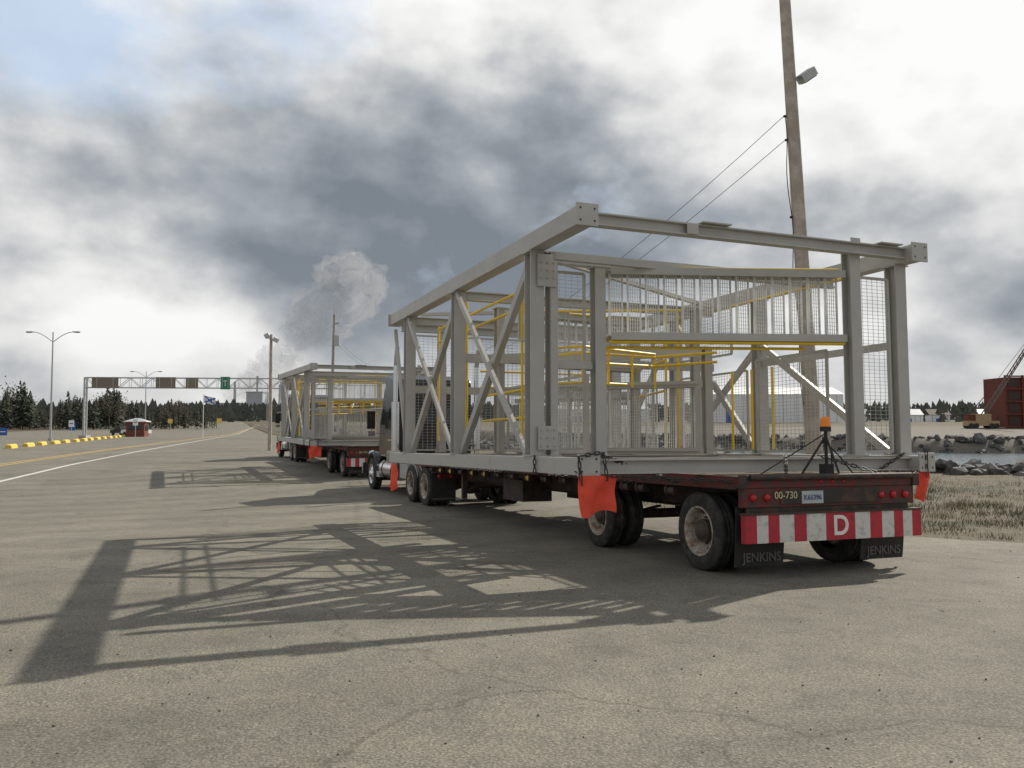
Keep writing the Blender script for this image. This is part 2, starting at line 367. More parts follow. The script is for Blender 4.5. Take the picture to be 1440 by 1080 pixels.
# ------------------------------------------------------------------ stair tower module (load)
W=5.3;L=8.8;B=1.165
def build_load(mw):
    root=empty("steel_stair_tower_frame",mw)
    f=MB()
    k='steel'
    for u in(.13,W-.13):
        f.beam((u,0,B+.10),(u,L,B+.10),.20,.20,'steelscuff')
        f.beam((u,0,4.12),(u,L,4.12),.21,.22,k)
    f.obj("long_rails",root,bevel=.008)
    f=MB()
    pl=MB()
    for u in(.13,W-.13):
        for w,hh in((B+.115,.25),(4.12,.26)):
            for v0 in(-.012,L+.012):
                pl.box((u,v0,w),(.28,.02,hh),k)
                for a in(-.09,.09):
                    for c_ in(-.07,.07): pl.cyl((u+a,v0-.013,w+c_),(u+a,v0+.013,w+c_),.013,'dark',8)
    pl.obj("end_plates",root,bevel=.003)
    x0,x1=.235,W-.235
    for v in(.22,1.5,4.6,7.6,L-.15):
        f.ibeam((x0,v,B+.095),(x1,v,B+.095),.15,.17,k)
    f.ibeam((x0,.18,4.125),(x1,.18,4.125),.13,.15,k)
    for v in(1.5,4.6,7.6,L-.15): f.ibeam((x0,v,3.95),(x1,v,3.95),.14,.15,k)
    f.beam((x0,1.1,3.88),(x1-.6,1.1,3.86),.08,.09,k)
    def post(u,v,w0=B+.203,w1=4.008,s=.19,h=.2,up=(0,1,0)):
        f.ibeam((u,v,w0),(u,v,w1),s,h,k,up=up)
        for ww in(w0+.01,w1-.01): f.box((u,v,ww),(s+.06,h+.05,.016),k)
    for v in(1.5,4.6,7.6): post(.13,v)
    post(.36,1.47,s=.10,h=.19); f.box((.25,1.36,3.75),(.26,.02,.42),k); f.box((.25,1.36,1.6),(.26,.02,.3),k)
    for v0,w0 in((1.36,3.75),(1.36,1.6)):
        for a in(-.09,0,.09):
            for b_ in(-.1,0,.1): f.cyl((.25+a,v0-.012,w0+b_),(.25+a,v0-.03,w0+b_),.014,k,6)
    for v in(.42,3.4,6.0,8.5): post(W-.13,v)
    post(1.0,1.4,w1=3.86,s=.15,h=.17); post(4.26,.30,w1=4.20,s=.17,h=.17)
    f.box((4.26,.2,4.20),(.16,.012,.16),k)
    post(3.46,2.5,w1=3.02,s=.12,h=.14); post(1.0,5.0,w1=3.86,s=.14,h=.16); post(4.0,5.6,w1=3.86,s=.14,h=.16); post(1.0,8.3,w1=3.86,s=.14,h=.16); post(2.9,7.6,w1=3.86,s=.12,h=.14)
    post(4.2,3.9,w1=3.86,s=.12,h=.14)
    for v0,v1 in((1.65,4.5),(4.7,7.5)):
        f.beam((.075,v0,B+.25),(.075,v1,3.96),.05,.09,k)
        f.beam((.175,v0,3.96),(.175,v1,B+.25),.09,.12,k)
    f.beam((.12,7.75,B+.3),(.12,8.7,3.9),.06,.08,k)
    for v0,v1,a,b_ in((.6,3.3,B+.25,3.2),(3.5,5.9,3.2,B+.25),(3.5,5.9,B+.25,3.9),(6.1,8.4,3.9,B+.25)):
        f.beam((W-.13+ (.04 if a>2 else -.04),v0,a),(W-.13+(.04 if a>2 else -.04),v1,b_),.06,.11,k)
    f.beam((.3,1.7,4.02),(4.9,4.4,4.02),.08,.06,k); f.beam((.3,7.4,4.05),(4.9,4.8,4.05),.08,.06,k)
    f.box((1.95,.22,4.215),(.42,.34,.016),k); f.box((4.75,.25,4.215),(.38,.42,.016),k)
    f.box((1.62,.10,4.12),(.16,.012,.12),k)
    f.beam((.24,4.6,2.93),(W-.24,4.6,2.93),.08,.14,k); f.beam((.24,7.6,2.6),(W-.24,7.6,2.6),.08,.14,k)
    f.beam((.9,4.7,2.95),(3.4,2.52,2.95),.06,.16,k)
    f.beam((W-.13,.53,2.9),(W-.13,3.3,2.9),.07,.1,k)
    f.beam((.45,1.5,2.55),(.92,1.42,2.55),.06,.10,k)
    f.obj("columns_and_braces",root)
    t=MB()
    def flight(p0,p1,w0,w1,n,name):
        (u0,v0),(u1,v1)=p0,p1
        for w in(w0,w1):
            t.beam((u0,v0,w),(u1,v1,w),.26,.012,'steel'); t.beam((u0,v0-.13,w),(u1,v1-.13,w),.012,.10,'steel'); t.beam((u0,v0+.13,w),(u1,v1+.13,w),.012,.10,'steel')
        for i in range(n):
            a=(i+.5)/n; u=u0+(u1-u0)*a; v=v0+(v1-v0)*a; wd=.18
            lo,hi=w0+.03,w1-.03
            for j in range(6):
                uu=u-wd/2+wd*j/5; t.box((uu,v,(lo+hi)/2),(.0035,.012,hi-lo),'galv')
            nn=int((hi-lo)/.05)
            for j in range(nn+1): t.box((u,v,lo+(hi-lo)*j/nn),(wd,.004,.005),'galv')
            t.box((u-wd/2-.007,v-.01,(lo+hi)/2),(.009,.045,hi-lo),'galv'); t.box((u+wd/2+.006,v-.01,(lo+hi)/2),(.005,.035,hi-lo),'galv')
    flight((1.12,1.38),(4.16,.42),2.93,3.80,13,'a')
    flight((1.15,4.45),(3.38,2.62),1.42,2.45,10,'b')
    flight((1.9,5.2),(4.0,5.5),2.93,3.80,9,'c')
    flight((2.6,8.1),(4.3,6.1),1.42,2.45,8,'d')
    t.obj("stair_flights",root)
    wm=MB()
    def panel(p,du,hu,w0,w1,sp=.05,th=.0045,fr=True):
        p=V((*p,0)); d=V((*du,0)).normalized()
        n=int(hu/(sp*1.6))
        for i in range(n+1):
            q=p+d*(hu*i/n); wm.box((q.x,q.y,(w0+w1)/2),(th,th,w1-w0),'wire')
        mm=int((w1-w0)/sp); m_=Matrix.Rotation(math.atan2(d.y,d.x),3,'Z')
        for j in range(mm+1):
            c=p+d*(hu/2); wm.box((c.x,c.y,w0+(w1-w0)*j/mm),(hu,th,th*.98),'wire',m_)
        if fr:
            for j in(w0,w1): c=p+d*(hu/2); wm.box((c.x,c.y,j),(hu,.03,.035),'steel',m_)
            for q in(p,p+d*hu): wm.box((q.x,q.y,(w0+w1)/2),(.035,.032,w1-w0),'steel',m_)
    panel((.45,1.62),(1,0),.46,1.42,3.8); panel((4.45,.40),(1,0),.55,1.42,3.8,.05)
    panel((4.1,.62),(0,1),1.5,1.42,2.8); 
    panel((1.0,1.7),(0,1),2.9,1.42,2.45); panel((.9,4.75),(1,0),1.3,1.42,3.8)
    panel((.3,8.62),(1,0),2.1,1.42,3.8,.06); panel((2.5,8.62),(1,0),2.5,1.42,3.8,.06)
    panel((W-.24,3.6),(0,1),2.2,1.42,2.8); panel((W-.24,6.2),(0,1),2.2,1.42,3.8)
    panel((4.3,3.0),(0,1),2.4,3.0,3.8); panel((3.0,4.8),(1,0),.9,1.42,3.8)
    panel((.42,1.9),(0,1),.8,3.0,3.8)
    wm.obj("wire_mesh_panels",root)
    h=MB(); r=.021
    def P(*pts,r=.021): h.path([V(p) for p in pts],r,'yellow',6)
    P((1.12,1.30,2.86),(4.15,.33,2.86),r=.026); P((1.12,1.46,2.80),(3.7,.60,2.80))
    P((1.2,1.3,3.84),(4.1,.36,3.86)); 
    P((.5,2.2,1.45),(.5,2.2,3.9)); P((.42,2.6,1.45),(.42,2.6,3.9)); P((.38,4.9,1.45),(.38,4.9,3.9)); P((.38,5.3,1.6),(.38,5.3,3.8))
    for w in(2.62,2.76): P((.75,2.4,w),(.95,1.75,w),(2.6,2.6,w+.08),(3.3,2.0,w+.12))
    for a in(0,.33,.66,1): 
        u=.95+1.65*a; v=1.75+.85*a; P((u,v,2.35),(u,v,2.84))
    P((.6,2.2,2.35),(.95,1.75,2.35),(1.9,2.24,2.38)); P((.6,2.2,2.84),(.95,1.75,2.84),(2.6,2.6,2.88))
    for v in(2.0,2.5,3.0): P((4.3,v,1.45),(4.3,v,2.7))
    P((3.3,3.4,1.45),(3.3,3.4,3.8)); P((3.6,3.5,1.45),(3.6,3.5,3.7)); P((3.3,3.4,2.4),(3.9,5.4,2.4)); P((3.3,3.4,2.9),(3.9,5.4,2.9))
    P((.5,2.2,3.75),(.6,7.2,3.75)); P((.5,2.2,3.5),(.6,7.2,3.5)); P((.5,2.2,1.9),(.5,4.4,1.9)); P((.5,2.2,2.3),(.5,4.4,2.3))
    P((1.2,5.0,3.86),(3.9,5.3,3.86)); P((1.2,6.5,2.6),(3.8,6.5,2.6)); P((1.2,6.5,2.9),(3.8,6.5,2.9))
    P((4.5,.6,3.84),(4.5,5,3.84)); P((1.1,4.3,3.7),(3.5,3.2,3.7)); P((.6,7.2,1.6),(.6,7.2,3.8))
    h.obj("yellow_handrails",root)
    fl=MB()
    def flag(u,v,w,wd,hh,du,dv,ph):
        nx_,nz_=12,10; vs=[];fs=[]
        for j in range(nz_+1):
            for i in range(nx_+1):
                a=i/nx_; b_=j/nz_
                off=.05*math.sin(a*8+ph+b_*2.5)*(b_+.15)+.015*math.sin(a*4+b_*7+ph)
                vs.append((u+du*wd*a*(1-.12*b_)-dv*off+.03*b_*math.sin(ph+3*b_),v+dv*wd*a-du*off-.02,w-hh*b_*(1-.09*math.sin(a*5+ph))))
        for j in range(nz_):
            for i in range(nx_): q=j*(nx_+1)+i; fs.append((q,q+1,q+nx_+2,q+nx_+1))
        fl.add(vs,fs,'flag',True)
    flag(-.02,-.05,B-.0,.50,.42,1,.1,4.3); flag(W-.32,-.0,B-.0,.30,.38,1,.2,1.7); flag(.0,8.0,B-.02,.55,.5,0,1,2.2)
    fl.obj("warning_flags",root)
    ch=MB()
    def chain(a,b_,n=None,rr=.013):
        a=V(a);b_=V(b_); n=n or int((b_-a).length/.055)
        for i in range(n):
            p=a.lerp(b_,i/n); q=a.lerp(b_,(i+1.15)/n); d=(q-p).normalized(); o=d.cross(Z if abs(d.z)<.9 else V((1,0,0))).normalized()*.016
            if i%2: o=d.cross(o).normalized()*.016
            ch.cyl(p+o,q+o,rr*.6,'strap',4); ch.cyl(p-o,q-o,rr*.6,'strap',4)
    chain((.30,.1,B+.24),(.02,.25,B-.02)); chain((.02,.1,B+.05),(.10,-.03,B-.06)); chain((.3,.1,B+.24),(1.62,.5,1.05)); chain((4.9,.1,B+.24),(4.3,.2,1.05)); chain((5.15,-.03,B+.27),(5.15,-.03,B-.08))
    chain((.02,-.04,B+.22),(.30,-.04,B+.26)); chain((.30,-.04,B+.26),(.34,-.05,B-.05)); chain((-.01,-.04,B+.22),(.02,-.05,B-.1)); chain((.33,-.05,B),(1.72,-.45,1.09)); chain((4.98,-.05,B),(4.35,-.45,1.09))
    chain((.0,1.2,B+.22),(.0,1.2,B)); chain((.0,1.2,B),(1.7,1.6,1.0)); chain((.0,5.2,B),(1.7,5.6,1.0)); chain((2.8,-.05,B+.22),(2.4,-.55,1.14)); chain((3.3,-.05,B+.22),(3.9,-.55,1.14))
    ch.obj("tie_down_chains",root)
    return root
# ------------------------------------------------------------------ trailer
def build_trailer(mw):
    root=empty("flatbed_trailer",mw)
    t=MB(); a,b_=1.62,4.22; v0,v1=-.55,12.9
    v=v0+.08
    while v<v1-.05: t.box(((a+b_)/2,v+.07,1.125+U(-.004,.004)),(b_-a-.16,.145,.035),'deckwood'); v+=.152
    for u in(a+.04,b_-.04): t.bb((u-.04,v0+.06,1.0),(u+.04,v1,1.150),'maroon')
    t.bb((a,v0-.03,1.02),(b_,v0+.058,1.150),'maroon')
    for u in(2.42,3.42):
        t.ibeam((u,v0+.06,.86),(u,v1-.3,.86),.16,.40,'dark')
    v=.2
    while v<v1: t.beam((a+.08,v,1.05),(b_-.08,v,1.05),.05,.09,'dark'); v+=.45
    t.bb((a+.02,v0-.015,.80),(b_-.02,v0+.05,1.019),'maroon')
    t.bb((a+.55,v0-.03,.83),(b_-.55,v0-.016,1.0),'dark')
    for u in(a+.02,b_-.02): t.box((u,v0-.04,1.09),(.10,.05,.15),'dark')
    t.cyl((a+.1,v0-.06,1.14),(b_-.1,v0-.06,1.14),.035,'dark',10)
    t.obj("deck_and_frame",root,bevel=.006)
    t=MB()
    for u in(a+.17,a+.36,b_-.17,b_-.36,b_-.55): t.lathe((u,v0-.032,.91),(0,-1,0),[(-.02,.045),(.0,.045),(.014,.038),(.02,.001)],'lens',14)
    for i,u in enumerate((2.75,2.92,3.09)): t.lathe((u,v0-.03,1.085),(0,-1,0),[(-.01,.026),(.01,.024),(.016,.001)],'lens',10)
    t.box((2.62,v0-.035,.905),(.31,.008,.145),'plate')
    t.obj("lights_and_plate",root)
    text("plate_number","K65396",.082,'plateblue',root,(2.62,v0-.0405,.90),bold=.001)
    text("unit_number","00-730",.115,'lettery',root,(2.24,v0-.034,.93),bold=.001)
    t=MB(); seq=[('red',15),('white',15),('red',15),('white',20),('red',17),('white',27),('red',42),('white',22),('red',18),('white',18),('red',14),('white',14),('red',14)]
    tot=sum(s for _,s in seq); u=a; 
    for c_,s in seq:
        w_=(b_-a)*s/tot; t.bb((u,v0-.10,.41),(u+w_,v0-.02,.72),c_); u+=w_
    t.obj("striped_bumper",root)
    t=MB(); t.bb((a-.01,v0-.11,.722),(b_+.01,v0-.01,.745),'dark')
    for u in(2.3,3.5): t.beam((u,v0+.02,.42),(u,v0+.1,.85),.08,.08,'dark')
    t.bb((a+.1,v0+.0,.72),(b_-.1,v0+.03,.80),'dark')
    t.obj("bumper_mounts",root)
    uD=a+(b_-a)*(15+15+15+20+17+27+21)/tot
    text("bumper_letter","D",.32,'letterw',root,(uD,v0-.104,.565),bold=.006)
    t=MB()
    for v in(.30,2.93):
        for s,uo in((-1,1.76),(1,4.08)):
            wheel(t,uo,v,.47,.47,.25,s); wheel(t,uo-s*.33,v,.47,.465,.25,s)
        t.cyl((1.9,v,.47),(3.95,v,.47),.075,'dark',10)
        for u in(2.42,3.42):
            t.beam((u,v-.5,.62),(u,v,.52),.07,.03,'dark'); t.beam((u,v,.52),(u,v+.5,.62),.07,.03,'dark'); t.box((u,v+.5,.6),(.1,.12,.25),'dark')
    t.obj("wheels_and_axles",root)
    t=MB()
    for v in(-.30,):
        for u0,u1 in((1.66,2.34),(3.5,4.18)):
            vs=[];n=6
            for i in range(n+1):
                b0=i/n; w=.80-.68*b0; vv=v+.05*b0*b0-.12
                vs+=[(u0,vv,w),(u1,vv,w)]
            t.add(vs,[(2*i,2*i+1,2*i+3,2*i+2) for i in range(n)],'blackm')
    t.obj("mud_flaps",root).modifiers.new("s","SOLIDIFY").thickness=.012
    text("flap_name","JENKINS",.145,'lettermuted',root,(2.03,-.405,.22),bold=.002)
    text("flap_name_right","JENKINS",.145,'lettermuted',root,(3.86,-.405,.22),bold=.002)
    t=MB(); v=.9
    while v<11.8:
        for u in(a+.07,b_-.07):
            t.cyl((u,v-.07,.93),(u,v+.07,.93),.055,'kerbyellow' if R()<.3 else 'rimdark',10); t.box((u,v-.08,.95),(.12,.012,.14),'dark'); t.box((u,v+.08,.95),(.12,.012,.14),'dark')
            t.cyl((u,v+.09,.93),(u,v+.12,.93),.07,'rimdark',10)
        v+=.42 if 1<v<3 else .75
    for u in(a+.01,b_-.01):
        v=.3
        while v<12.5: t.box((u,v,1.07),(.03,.07,.07),'amber' if int(v*10)%4==0 else 'dark'); v+=.6
    t.cyl((2.9,4.6,.72),(2.9,5.8,.72),.16,'dark',14); t.bb((1.9,6.4,.45),(2.5,7.4,.85),'dark'); t.bb((3.3,6.4,.45),(3.9,7.4,.85),'dark')
    for u in(2.0,3.85):
        t.beam((u,10.1,.3),(u,10.1,1.0),.11,.11,'dark'); t.box((u,10.1,.27),(.28,.28,.03),'dark'); t.beam((u,10.1,.4),(2.92,10.6,.95),.05,.05,'dark')
    t.beam((2.0,10.1,.6),(3.85,10.1,.6),.05,.05,'dark')
    t.obj("winches_and_undercarriage",root)
    return root
def build_beacon(mw,name="amber_beacon_light"):
    root=empty(name,mw); t=MB(); c=V((3.05,-.35,1.17))
    for a in(0.5,2.6,4.7): 
        t.cyl(c+V((math.cos(a)*.33,math.sin(a)*.22,-.02)),c+V((0,0,.45)),.014,'blackm',6)
    t.cyl(c+V((0,0,.0)),c+V((0,0,.5)),.02,'blackm',8); t.box(c+V((0,0,.05)),(.12,.12,.12),'blackm')
    t.path([c+V((0.03,0,.35)),c+V((.25,.05,.2)),c+V((.4,0,0)),c+V((.6,-.1,-.02))],.008,'blackm')
    t.path([c+V((0.0,0,.48)),c+V((-.45,.25,.15)),c+V((-.75,.3,-.02))],.008,'blackm'); t.path([c+V((0.0,0,.48)),c+V((.35,.3,.25)),c+V((.55,.5,-.02))],.008,'blackm')
    t.cyl(c+V((0,0,.5)),c+V((0,0,.56)),.065,'blackm',14); t.obj("stand",root)
    t=MB(); t.lathe(c+V((0,0,.56)),(0,0,1),[(0,.062),(.09,.056),(.115,.04),(.125,.001)],'amber',18); t.obj("lens",root)
    return root
# ------------------------------------------------------------------ tractor
def build_tractor(mw):
    root=empty("semi_truck_tractor",mw); cu=2.92
    t=MB()
    for u in(2.5,3.34): t.bb((u-.05,11.5,.72),(u+.05,19.0,.98),'dark')
    for v in(11.5,14.3,16): t.bb((2.55,v,.75),(3.29,v+.08,.95),'dark')
    t.lathe((cu,13.0,1.03),(0,0,1),[(-.03,.5),(.02,.5),(.03,.46),(.03,.001)],'dark',20)
    t.bb((1.95,14.4,.95),(3.9,15.3,1.0),'alu')
    t.bb((1.8,11.42,.72),(4.05,11.48,.86),'maroon')
    t.obj("chassis",root)
    t=MB()
    for v in(12.3,13.6):
        for s,uo in((-1,1.80),(1,4.04)):
            wheel(t,uo,v,.5,.5,.26,s); wheel(t,uo-s*.34,v,.5,.5,.26,s)
        t.cyl((1.9,v,.5),(3.95,v,.5),.09,'dark',10); t.lathe((cu,v,.5),(0,1,0),[(-.25,.05),(-.15,.2),(0,.23),(.15,.2),(.25,.05)],'dark',14)
    for s,uo in((-1,1.86),(1,3.98)): wheel(t,uo,18.5,.5,.5,.28,s,True)
    t.cyl((1.95,18.5,.45),(3.9,18.5,.45),.06,'dark',8)
    t.obj("wheels",root)
    t=MB()
    t.prism([(15.5,1.05),(15.5,3.25),(15.58,3.38),(16.75,3.55),(16.95,3.50),(16.95,1.05)],1.78,4.06,'black')
    t.prism([(16.952,1.05),(16.952,3.45),(17.25,3.25),(17.55,2.88),(18.0,2.05),(18.05,1.05)],1.86,3.98,'black')
    t.obj("cab_and_sleeper",root,bevel=.06)
    t=MB()
    vs=[];
    for v,hw,w0,w1 in((17.95,.86,.85,2.03),(18.6,.80,.85,1.98),(19.5,.70,.85,1.86),(19.75,.62,.85,1.70)):
        vs+=[(cu-hw,v,w0),(cu-hw,v,w1-.18),(cu-hw*.8,v,w1),(cu+hw*.8,v,w1),(cu+hw,v,w1-.18),(cu+hw,v,w0)]
    fs=[(6*j+i,6*j+i+1,6*j+i+7,6*j+i+6) for j in range(3) for i in range(5)]+[(18,19,20,21,22,23),(0,1,2,3,4,5)]
    t.add(vs,fs,'black')
    for s in(-1,1):
        u0=cu+s*.72; u1=cu+s*1.20; vs=[];n=12
        for i in range(n+1):
            a=math.radians(195-i*17); vs+=[(u0,18.5+math.cos(a)*.66,.5+math.sin(a)*.68),(u1,18.5+math.cos(a)*.66,.5+math.sin(a)*.66)]
        t.add(vs,[(2*i,2*i+1,2*i+3,2*i+2) for i in range(n)],'black',True)
        t.lathe((cu+s*.98,19.25,1.1),(0,1,0),[(-.15,.09),(0,.13),(.08,.12),(.09,.001)],'chrome',14)
    o=t.obj("hood_and_fenders",root); o.modifiers.new("s","SOLIDIFY").thickness=.03
    t=MB()
    for u in(1.70,4.14):
        t.cyl((u,15.3,1.0),(u,15.3,3.75),.07,'chrome',16); t.cyl((u,15.3,1.3),(u,15.3,2.7),.12,'chrome',16); t.cyl((u,15.3,3.75),(u-.02,15.08,4.25),.07,'chrome',14)
    for s,u in((-1,1.98),(1,3.86)):
        t.cyl((u,15.6,.72),(u,17.3,.72),.29,'chrome',24); 
        for v in(15.8,16.9): t.cyl((u,v,.72),(u,v+.06,.72),.30,'dark',24)
        t.bb((u-.25,17.35,.45),(u+.25,17.75,.62),'alu'); t.bb((u-.25,17.4,.8),(u+.25,17.72,.84),'alu')
        t.bb((u-.05+s*.1,14.45,.55),(u+.05+s*.1,15.3,.95),'alu')
        m_=cu+s*1.40; t.box((m_,17.65,2.2),(.24,.10,.55),'blackm'); t.path([V((cu+s*1.05,17.55,2.55)),V((m_,17.62,2.55)),V((m_,17.62,1.8)),V((cu+s*1.05,17.6,1.8))],.018,'chrome')
        t.box((m_,17.6,1.78),(.22,.1,.16),'chrome')
        uu=cu+s*1.067; t.prism([(17.05,2.05),(17.05,2.75),(17.35,2.78),(17.75,2.05)],uu-.006,uu+.006,'glass')
        t.prism([(17.0,1.1),(17.0,1.13),(17.9,1.13),(17.9,1.1)],uu-.01,uu+.01,'chrome')
        uu=cu+s*1.147; t.prism([(15.9,2.2),(15.9,2.6),(16.4,2.6),(16.4,2.2)],uu-.006,uu+.006,'glass')
        t.box((uu,16.2,1.6),(.014,.7,.03),'chrome')
        t.box((cu+s*.95,11.58,.52),(.62,.012,.68),'blackm'); t.box((cu+s*.95,11.571,.92),(.62,.02,.1),'chrome')
        t.box((cu+s*.95,11.571,.24),(.56,.006,.03),'lettermuted')
        for q in(-.15,.15): t.lathe((cu+s*.95+q,11.41,.79),(0,-1,0),[(-.02,.05),(.01,.045),(.015,.001)],'lens',12)
    vs=[(2.05,17.62,2.78),(3.79,17.62,2.78),(3.86,18.0,2.1),(1.98,18.0,2.1)]; t.add([V(p)+V((0,.035,.02)) for p in vs],[(0,1,2,3)],'glass')
    t.box((cu,19.79,1.3),(1.1,.03,.8),'chrome'); t.box((cu,20.0,.62),(2.3,.16,.36),'chrome')
    t.bb((2.2,15.485,2.1),(3.6,15.497,2.55),'glass')
    for u in(2.2,2.56,2.92,3.28,3.64): t.box((u,17.2,3.32),(.12,.06,.06),'amber')
    for q in(2.0,2.2,2.45,3.4,3.65,3.85): t.path([V((q,15.45,1.3)),V((q+.03,14.9,1.5)),V((cu,14.0,1.3))],.016,'blackm')
    t.obj("chrome_and_glass",root)
    return root
tilt=Matrix.Rotation(-SL,4,'X')
F1=tilt@Matrix.Translation((.84,9.5,.012))@Matrix.Rotation(TH,4,'Z')
load=build_load(F1@Matrix.Translation((-.12,0,0))); trl=build_trailer(F1); bc=build_beacon(F1)
T1=Matrix.Translation((.84,9.5,-.495))@Matrix.Rotation(TH,4,'Z')
trk=build_tractor(T1)
F2=Matrix.Translation((-7.5,31.6,-.38))@Matrix.Rotation(TH+math.radians(.8),4,'Z')@Matrix.Rotation(math.atan(.008),4,'X')
clone(load,"steel_stair_tower_frame.001",F2)
F2b=F2@Matrix.Translation((-.35,.0,0))
clone(trl,"flatbed_trailer.001",F2b); clone(trk,"semi_truck_tractor.001",F2b)

# ------------------------------------------------------------------ utility poles
def pole(name,base,top,r0,r1):
    root=empty(name,Matrix.Identity(4)); t=MB(); base=V(base);top=V(top)
    n=12
    for i in range(n):
        a=base.lerp(top,i/n); b_=base.lerp(top,(i+1)/n); ra_=r0+(r1-r0)*i/n; rb=r0+(r1-r0)*(i+1)/n
        t.cyl(a,b_,ra_,'wood',18,rb,cap=(i==n-1))
    t.obj("shaft",root)
    return root
p1b=V((6.50,18.2,-.6)); p1t=V((5.86,18.1,12.2))
pr=pole("utility_pole",p1b,p1t,.18,.11)
t=MB()
def onp(z): f_=(z-p1b.z)/(p1t.z-p1b.z); return p1b.lerp(p1t,f_)
c=onp(9.0); t.cyl(c,c+V((.22,-.05,0)),.025,'alu',8)
rt=Matrix.Rotation(math.radians(-35),3,'Y')@Matrix.Rotation(math.radians(15),3,'X')
t.box(c+V((.33,-.08,.06)),(.34,.3,.18),'alu',rt); t.box(c+V((.33,-.08,.06))+rt@V((0,0,-.1)),(.28,.25,.02),'glass',rt)
for z in(8.2,7.68,3.0,4.6,6.0): cc=onp(z); t.cyl(cc+V((-.19,0,0)),cc+V((-.1,0,0)),.03,'dark',8)
pts=[onp(z)+V((-.19-.03*math.sin(z*3),-.05,0)) for z in[8.2-.25*i for i in range(26)]]; t.path(pts,.010,'dark',5)
t.obj("floodlight_and_conduit",pr)
p3=V((-15.9,75,-.2)); p3t=V((-15.7,75,11.4)); pole("utility_pole.001",p3,p3t,.17,.11)
t=MB(); t.cyl((-15.7,75,11.2),(-15.7,75,12.0),.03,'alu',6); t.cyl((-15.4,74.8,8.6),(-15.4,74.8,9.5),.25,'alu',12); t.box((-15.5,74.9,10.6),(.5,.12,.12),'wood'); t.obj("transformer_and_bracket",bpy.data.objects["utility_pole.001"])
p2=V((-17.0,60,-.2)); pole("utility_pole.002",p2,V((-17.0,60,8.0)),.14,.10)
t=MB()
for dx in(-.25,.35): t.box((-17+dx,59.9,7.9 if dx<0 else 7.6),(.35,.3,.3),'alu',Matrix.Rotation(.5 if dx>0 else -.5,3,'Y')); t.cyl((-17,60,7.6),(-17+dx,59.9,7.8),.03,'alu',6)
t.obj("floodlights",bpy.data.objects["utility_pole.002"])
t=MB()
for za,zb,s in((8.2,9.6,4.4),(7.68,9.2,4.2)):
    a=onp(za)+V((-.19,0,0)); b_=V((-15.7,75,zb)); pts=[]
    for i in range(41):
        q=i/40; p=a.lerp(b_,q); p.z-=4*s*q*(1-q); pts.append(p)
    t.path(pts,.007,'dark',5)
t.obj("overhead_wires")

# ------------------------------------------------------------------ street lamps
def lamp(name,x,y,h):
    root=empty(name,Matrix.Translation((x,y,H(x,y)))); t=MB()
    t.cyl((0,0,0),(0,0,h),.13,'alu',10,.07); t.cyl((0,0,0),(0,0,.3),.25,'conc',10)
    for s in(-1,1):
        pts=[V((0,0,h-1.2+.0))]; 
        for i in range(1,7): q=i/6; pts.append(V((s*2.4*q,0,h-1.2+1.2*math.sin(q*math.pi/2))))
        t.path(pts,.045,'alu',6); t.box((s*2.75,0,h+.0),(.8,.3,.14),'alu'); t.box((s*2.85,0,h-.08),(.45,.24,.06),'glass')
    t.obj("post_and_arms",root)
lamp("street_lamp",-54,100,12.8); lamp("street_lamp.001",-73,170,12.6); lamp("street_lamp.002",-66,230,12.5)
# ------------------------------------------------------------------ overhead sign gantry
gm=Matrix.Translation((-60,120,-.2))@Matrix.Rotation(math.radians(6),4,'Z')
root=empty("overhead_sign_gantry",gm); t=MB(); GL=36; 
for y in(-.45,.45):
    for z in(7.2,8.6): t.beam((0,y,z),(GL,y,z),.14,.14,'alu')
    n=24
    for i in range(n):
        a,b_=GL*i/n,GL*(i+1)/n; t.beam((a,y,7.2 if i%2 else 8.6),(b_,y,8.6 if i%2 else 7.2),.07,.07,'alu'); t.beam((b_,y,7.2),(b_,y,8.6),.05,.05,'alu')
for i in range(n+1): t.beam((GL*i/n,-.45,8.6),(GL*i/n,.45,8.6),.05,.05,'alu')
for x in(0,GL):
    for y in(-.45,.45): t.beam((x,y,0),(x,y,8.6),.22,.22,'alu')
    for i in range(9): t.beam((x,-.45,.8*i+.3),(x,.45,.8*i+1.1),.06,.06,'alu')
    t.box((x,0,.2),(1,1.8,.6),'conc')
t.obj("truss",root)
t=MB()
for x,w,h,k in((2.8,3.6,1.5,'signback'),(11,2.7,1.6,'signback'),(14.6,1.7,1.5,'signback'),(19.2,1.3,1.8,'green'),(29,3.5,2.0,'signback')):
    t.box((x,-.6,7.9),(w,.05,h),k)
    for q in(-.3,.3): t.beam((x+q*w,-.64,7.2),(x+q*w,-.64,8.7),.08,.04,'alu')
t.box((19.2,-.68,7.9),(.12,.02,.9),'letterw'); t.box((19.2,-.69,8.2),(.5,.02,.12),'letterw')
t.obj("sign_panels",root)
# kiosk
x,y=-60.5,138
root=empty("guard_booth",Matrix.Translation((x,y,H(x,y)))@Matrix.Rotation(.15,4,'Z')); t=MB()
t.bb((-1.4,-1.2,0),(1.4,1.2,2.5),'brown_w'); t.bb((-1.0,-1.23,1.1),(1.0,-1.2,2.0),'glass'); t.bb((1.4,-.8,1.0),(1.43,.8,2.0),'glass')
t.add([(-1.7,-1.5,2.5),(1.7,-1.5,2.5),(1.7,1.5,2.5),(-1.7,1.5,2.5),(-.4,0,3.0),(.4,0,3.0)],[(0,1,5,4),(1,2,5),(2,3,4,5),(3,0,4),(3,2,1,0)],'greyroof')
t.bb((-1.72,-1.52,2.4),(1.72,1.52,2.499),'whitep'); t.obj("booth_walls_and_roof",root)
